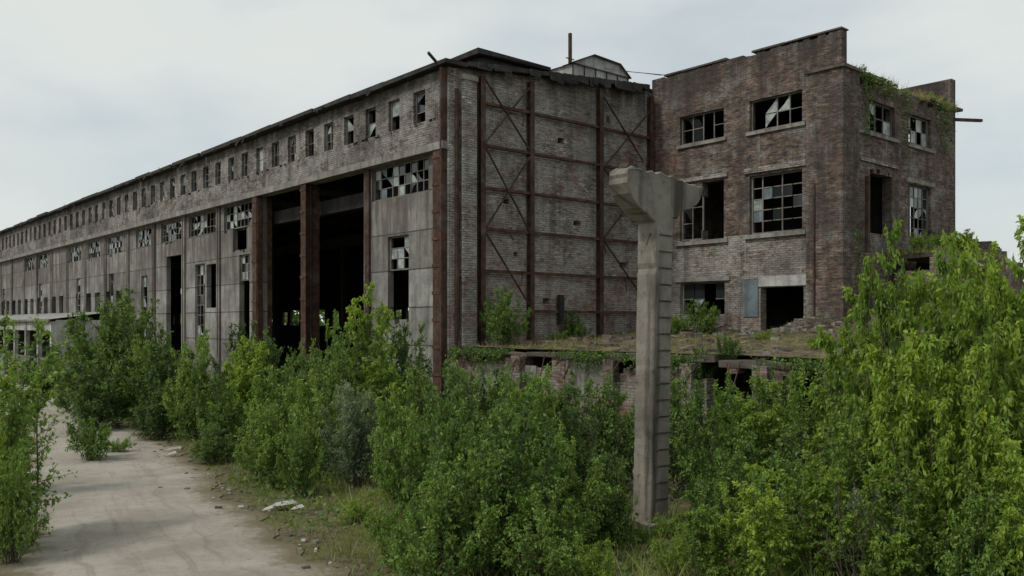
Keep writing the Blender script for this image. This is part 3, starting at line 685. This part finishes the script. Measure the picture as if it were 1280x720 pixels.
def put(kind,px,d,top,width=None,name=None,zb=0,x=None):
    k=kind if kind in PM else random.choice([q for q in PM if q[0]==kind])
    base={'A':(3.0,1.65),'D':(3.0,1.65),'M':(4.05,1.5),'W':(3.,1.4),'S':(4.,.9),'L':(1.,.9),'B':(3.,1.6)}[k[0]]
    h=(H+(HOR-top)*d/F)-zb; sz=h/base[0]/.99
    sw=sz if width is None else (width*d/F/2)/base[1]
    nm=name or {'A':'elm_shrub','D':'alder_shrub','M':'ash_leaved_maple','W':'willow_shrub','S':'poplar_sapling','L':'weed_plant','B':'dead_shrub'}[k[0]]
    o=bpy.data.objects.new(nm,PM[k]); scene.collection.objects.link(o)
    o.location=(PX(px,d),d,zb-.02); o.scale=(sw,sw,sz); o.rotation_euler=(random.uniform(-.06,.06),random.uniform(-.06,.06),random.uniform(0,6.28)); return o
P_=[ # kind, px, depth, top y, width px
('S',20,16,400,110),('M',-20,15,430,110),('A',15,14.5,560,90),('L',-5,17.5,590,90),('S',-10,20,395,100),
('L0',115,25.5,515,85),('L0',150,27,545,40),
('D',110,40,384,110),('D',150,37,368,120),('D',185,39,380,90),('D',125,33,440,110),('D',60,48,430,80),('A',180,34,425,80),
('D',215,33,425,110),('D',195,30,480,70),('A',245,30,420,90),('D',300,33,398,80),('A',275,27,470,90),('D',270,25,530,70),('M',310,29,415,80),
('D',340,30,418,90),('A',350,24,450,110),('A',330,22,505,90),('D',385,27,428,90),('A',410,29,392,80),('M',470,31,366,90),('D',440,30,404,90),('D',500,31,398,90),
('A',395,22,455,110),('W0',440,21,475,110),('A',375,20,530,70),('A',420,24,440,100),('M',480,25,435,100),('D',520,26,455,110),
('A',510,18,470,110),('A',555,17,462,140),('A',620,16.5,458,160),('D',580,21,455,130),('A',665,17.5,470,140),('D',705,20.5,472,120),('A',560,14.6,515,120),('A',640,14.2,510,190),('A',600,13.6,560,150),('A',545,13.2,590,130),
('D',720,18,505,120),('A',705,15,535,140),('D',760,20.5,472,120),('A',748,15.6,560,100),('A',680,13.3,600,140),
('D',870,20,468,120),('A',905,19,468,130),('A',890,17,510,110),('D',950,20,465,130),('M',960,17.5,482,140),('A',1010,18,465,140),('D',1000,15.5,525,150),('A',920,15,548,140),('A',985,14,560,130),
('M',950,12.6,590,120),('M',885,12.9,625,100),('M',1020,13.2,575,120),('L1',845,13.5,655,80),('A',1060,14.5,515,150),('W0',1100,13.3,600,130),('B0',1070,12.4,590,120),('B0',760,17.5,520,110),
('M',1118,15.2,305,120),('M',1175,14,345,150),('M',1235,14.5,292,130),('M',1090,17,380,140),('M',1215,16.5,310,140),('M',1280,14,308,150),('M',1150,13.2,400,150),('M',1265,12.8,390,140),
('D',1110,15,465,150),('A',1180,13.4,510,170),('D',1260,13,530,160),('M',1205,12.6,450,130),('M',1275,11.8,540,140),('M',1060,19,425,110),('D',1060,20,450,110),('M',1320,15,300,160),('M',1130,12.3,580,130),('A',1230,11.9,590,150),
('D',1140,18,420,140),('D',1250,18,380,150),('D',1330,18,360,180),('D',825,24,465,110),('D',660,25,460,110),('D',620,29,455,80),('L1',445,17.5,620,70),('L0',480,16,625,60),('L0',350,21,585,50),('L1',740,12.9,670,110),('L0',500,14.2,660,80),
('L0',1130,12.3,650,120),('L0',1220,12,650,120),('L0',770,15.5,635,80),('L1',835,16.2,640,60),('L0',800,15.9,655,60)]
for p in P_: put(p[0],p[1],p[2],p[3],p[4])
def putL(kind,x,y,z,h,w,name='weed_plant'):
    X,Y,_=LW(x,y); o=put(kind,0,10,300,50,name); b0={'A':3.,'D':3.,'M':4.,'W':3.,'S':4.,'L':1.}[kind[0]]; b1={'A':1.6,'D':1.6,'M':1.6,'W':1.4,'S':.9,'L':.9}[kind[0]]
    o.location=(X,Y,z); o.scale=(w/2/b1,w/2/b1,h/b0); return o
putL('L0',11.2,-4.2,3.4,1.9,2.4); putL('L0',10.6,-3.2,3.4,1.2,1.6); putL('A',1.9,-1.2,3.0,2.6,2.2,'birch_sapling'); putL('L1',12.,-9.2,3.5,.9,1.5); putL('L0',5,-1.2,3.1,.7,1.2); putL('L0',13.4,-12.,4.6,1.3,2.2)
putL('L1',14.6,-12.6,4.8,1.2,1.8); putL('L0',.3,-13.2,2.9,.9,1.0); putL('D',.1,-12.2,2.0,1.4,1.2,'creeper_shrub'); putL('L1',17.,-11.2,7.1,.9,1.6); putL('L0',19,-11.3,7.1,1.1,1.8); putL('M',21.5,-11.2,7.1,1.2,2.,'maple_sapling'); putL('L1',8.5,-9,3.2,.6,1.3)
putL('L0',X1-1,Y0+.4,14.4,.9,1.4); putL('L1',X1-2.6,Y0+.3,14.4,.6,1.2); putL('L1',X1-.8,Y1-5,14.3,1.4,2); putL('A',6.5,-.6,3.,1.6,1.6,'birch_sapling')
putL('L0',X0+1.8,Y0+.3,14.4,.6,1.2); putL('L0',13.2,-14,3.2,1.3,2.4);putL('A',15,-15,3.2,2.2,2.6,'elm_shrub');putL('L0',9,-13,3.2,.8,1.8);putL('L1',4,-14,3.1,.6,1.4)

def blades(name,P,hh,mat,rng,w=.02,lean=.35,parent=None):
    n=len(P); D=rng.normal(0,lean,(n,3)); D[:,2]=1; D=nrm(D); S=nrm(np.cross(D,rng.normal(0,1,(n,3)))); h=hh[:,None]; ww=w*(.6+.8*rng.uniform(0,1,(n,1)))
    bend=rng.normal(0,.25,(n,3)); bend[:,2]=-.1
    tip=P+D*h+bend*h; mid=P+D*h*.5
    V=np.stack([P-S*ww*.5,P+S*ww*.5,tip+S*ww*.12,tip-S*ww*.12],1)
    me=quads_mesh(name,V.reshape(-1,3),np.zeros(n),np.clip(rng.uniform(0,1,n)*.6+.3*hh/hh.max(),0,1),[mat]); o=bpy.data.objects.new(name,me); scene.collection.objects.link(o)
    if parent: o.parent=parent
    return o
r=np.random.default_rng(77)
n=340000; x=r.uniform(-26,12,n); y=r.uniform(9,42,n); rd=roaddist(x,y); dn=vnoise(x,y,.9,6)+.5*vnoise(x,y,3.1,7)
keep=(rd>-.3)&(r.uniform(0,1,n)<np.clip(.6+.9*dn,0.03,1)*np.clip((rd+.25)/.6,.05,1))&(np.abs(x)<y*.64+1)&(rd<7)
x,y,rd=x[keep],y[keep],rd[keep]; hh=(.08+.38*r.uniform(0,1,len(x))**1.5)*np.clip(.4+rd*.55,.35,1.6)*np.clip(.8+.5*vnoise(x,y,.8,9),.3,1.5)
blades('grass',np.stack([x,y,np.zeros_like(x)-.02],-1),hh,'grass',r,.022)
n=26000; x=r.uniform(-26,10,n); y=r.uniform(9,42,n); rd=roaddist(x,y); keep=(rd>-.25)&(rd<6)&(vnoise(x,y,1.1,16)>.1); x,y=x[keep],y[keep]
blades('dry_grass',np.stack([x,y,np.zeros_like(x)],-1),.1+.35*r.uniform(0,1,len(x))**2,'drygrass',r,.014,.3)
n=26000; x=r.uniform(.2,25,n); y=r.uniform(-18,-.3,n); keep=(vnoise(x,y,1.0,26)>.05)|(r.uniform(0,1,n)<.08); x,y=x[keep],y[keep]
blades('roof_grass',np.stack([x,y,terr(x,y)],-1),.06+.3*r.uniform(0,1,len(x))**2.5,'drygrass',r,.018,.4,an)
n=4000; x=X0+.6+(X1-X0-.6)*r.uniform(0,1,n)**.8; keep=vnoise(x,x*0,1.4,33)+r.uniform(-.3,.6,n)>.0; x=x[keep]; y=Y0+r.uniform(-.12,.5,len(x))
blades('parapet_grass',np.stack([x,y,np.full(len(x),14.4)],-1),.12+.5*r.uniform(0,1,len(x))**2,'drygrass',r,.025,.5,bh)
n=2500; x=16.5+8*r.uniform(0,1,n); y=-12.2+r.uniform(0,2,n); blades('parapet_grass',np.stack([x,y,np.full(len(x),7.05)],-1),.12+.4*r.uniform(0,1,len(x))**2,'grass',r,.025,.4,ob)
def leaves(name,P,D,size,mat,asp=.7,parent=None,up=1.):
    lq=leafquads(P,D,size,asp,r,up); me=quads_mesh(name,lq.reshape(-1,3),np.zeros(len(lq)),r.uniform(0,1,len(lq))*.8,[mat]); o=bpy.data.objects.new(name,me); scene.collection.objects.link(o)
    if parent: o.parent=parent
    return o
Ps=[]
for cx,w_,z0,z1,nn in ((X0+1.9,.7,12.0,14.5,420),(X0+5.4,.5,11.6,14.5,280),(X0+3.6,1.6,13.9,14.6,300),(X0+9.5,1.2,12.2,14.6,420),(X0+1.0,.5,5,8,200)):
    z=z1-(z1-z0)*r.uniform(0,1,nn)**1.5; xx=cx+r.normal(0,1,nn)*w_*.5*(.4+.6*(z-z0)/(z1-z0)); Ps.append(np.stack([xx,np.full(nn,Y0-.12)-np.abs(r.normal(0,.08,nn)),z],-1))
Ps=np.concatenate(Ps); leaves('wall_creeper',Ps,r.normal(0,1,Ps.shape)+np.array([0,-.5,-.6]),.12*r.uniform(.5,1.2,len(Ps)),'leafD',parent=bh)
# moss and creepers hanging over the broken slab edge
n=9000; y=-17.6+17*r.uniform(0,1,n); k_=vnoise(y,y*0,1.1,53); keep=k_+r.uniform(-.4,.2,n)>-.05; y=y[keep]; k_=k_[keep]; dd=np.abs(r.normal(0,1,len(y)))*np.clip(.15+.4*k_,.05,.7)
P0=np.stack([-.36-np.abs(r.normal(0,.06,len(y)))+np.where(dd<.08,.4*r.uniform(0,1,len(y)),0),y,3.1-dd],-1)
leaves('hanging_creeper',P0,r.normal(0,1,P0.shape)+np.array([-.3,0,-.6]),.09*r.uniform(.5,1.3,len(y)),'leafA',.6,an)
n=36000; x=r.uniform(-16,11,n); y=r.uniform(9.5,36,n); rd=roaddist(x,y); keep=(rd>.3)&(vnoise(x,y,.8,46)+.4*vnoise(x,y,3,47)>-.05); x,y=x[keep],y[keep]
P0=np.stack([x,y,.03+.3*r.uniform(0,1,len(x))**2],-1); leaves('ground_cover_leaves',P0,r.normal(0,1,P0.shape),.10*r.uniform(.5,1.3,len(x)),'leafA')
Pd=[]
for a in np.arange(0,360,2.6):
    R_=random.uniform(230,300); hT=random.uniform(9,15); cx,cy=R_*math.cos(math.radians(a)),R_*math.sin(math.radians(a))+30
    p=r.normal(0,1,(260,3)); p=nrm(p)*r.uniform(.5,1,(260,1)); Pd.append(p*[9,9,hT*.5]+[cx,cy,hT*.5])
Pd=np.concatenate(Pd); leaves('distant_treeline',Pd,r.normal(0,1,Pd.shape),2.6*r.uniform(.5,1.2,len(Pd)),'leafD',.9)
pts=[]
for _ in range(260):
    y=random.uniform(11,33); i=min(range(len(C)),key=lambda q:abs(C[q,1]-y)); sgn=random.choice((-1,1,1)); x=C[i,0]+sgn*(C[i,2]/2)*random.gauss(1.1,.22); pts.append((x,y,.02))
rubble('roadside_stones',pts,.03,.15,['conc','slab','whitewash'])
lt=MB(); 
for (px,d,s) in ((355,18.7,.3),(372,18.3,.15),(215,26,.15),(335,18.2,.12),(218,27,.25)):
    X=PX(px,d); lt.poly([(X-s,d-s*.4,.1),(X-s*.2,d-s*.6,.13),(X+s,d-.1*s,.16),(X+s*.5,d+s*.5,.2),(X-s*.6,d+s*.3,.15)],'whitewash')
lt.build('plastic_litter')
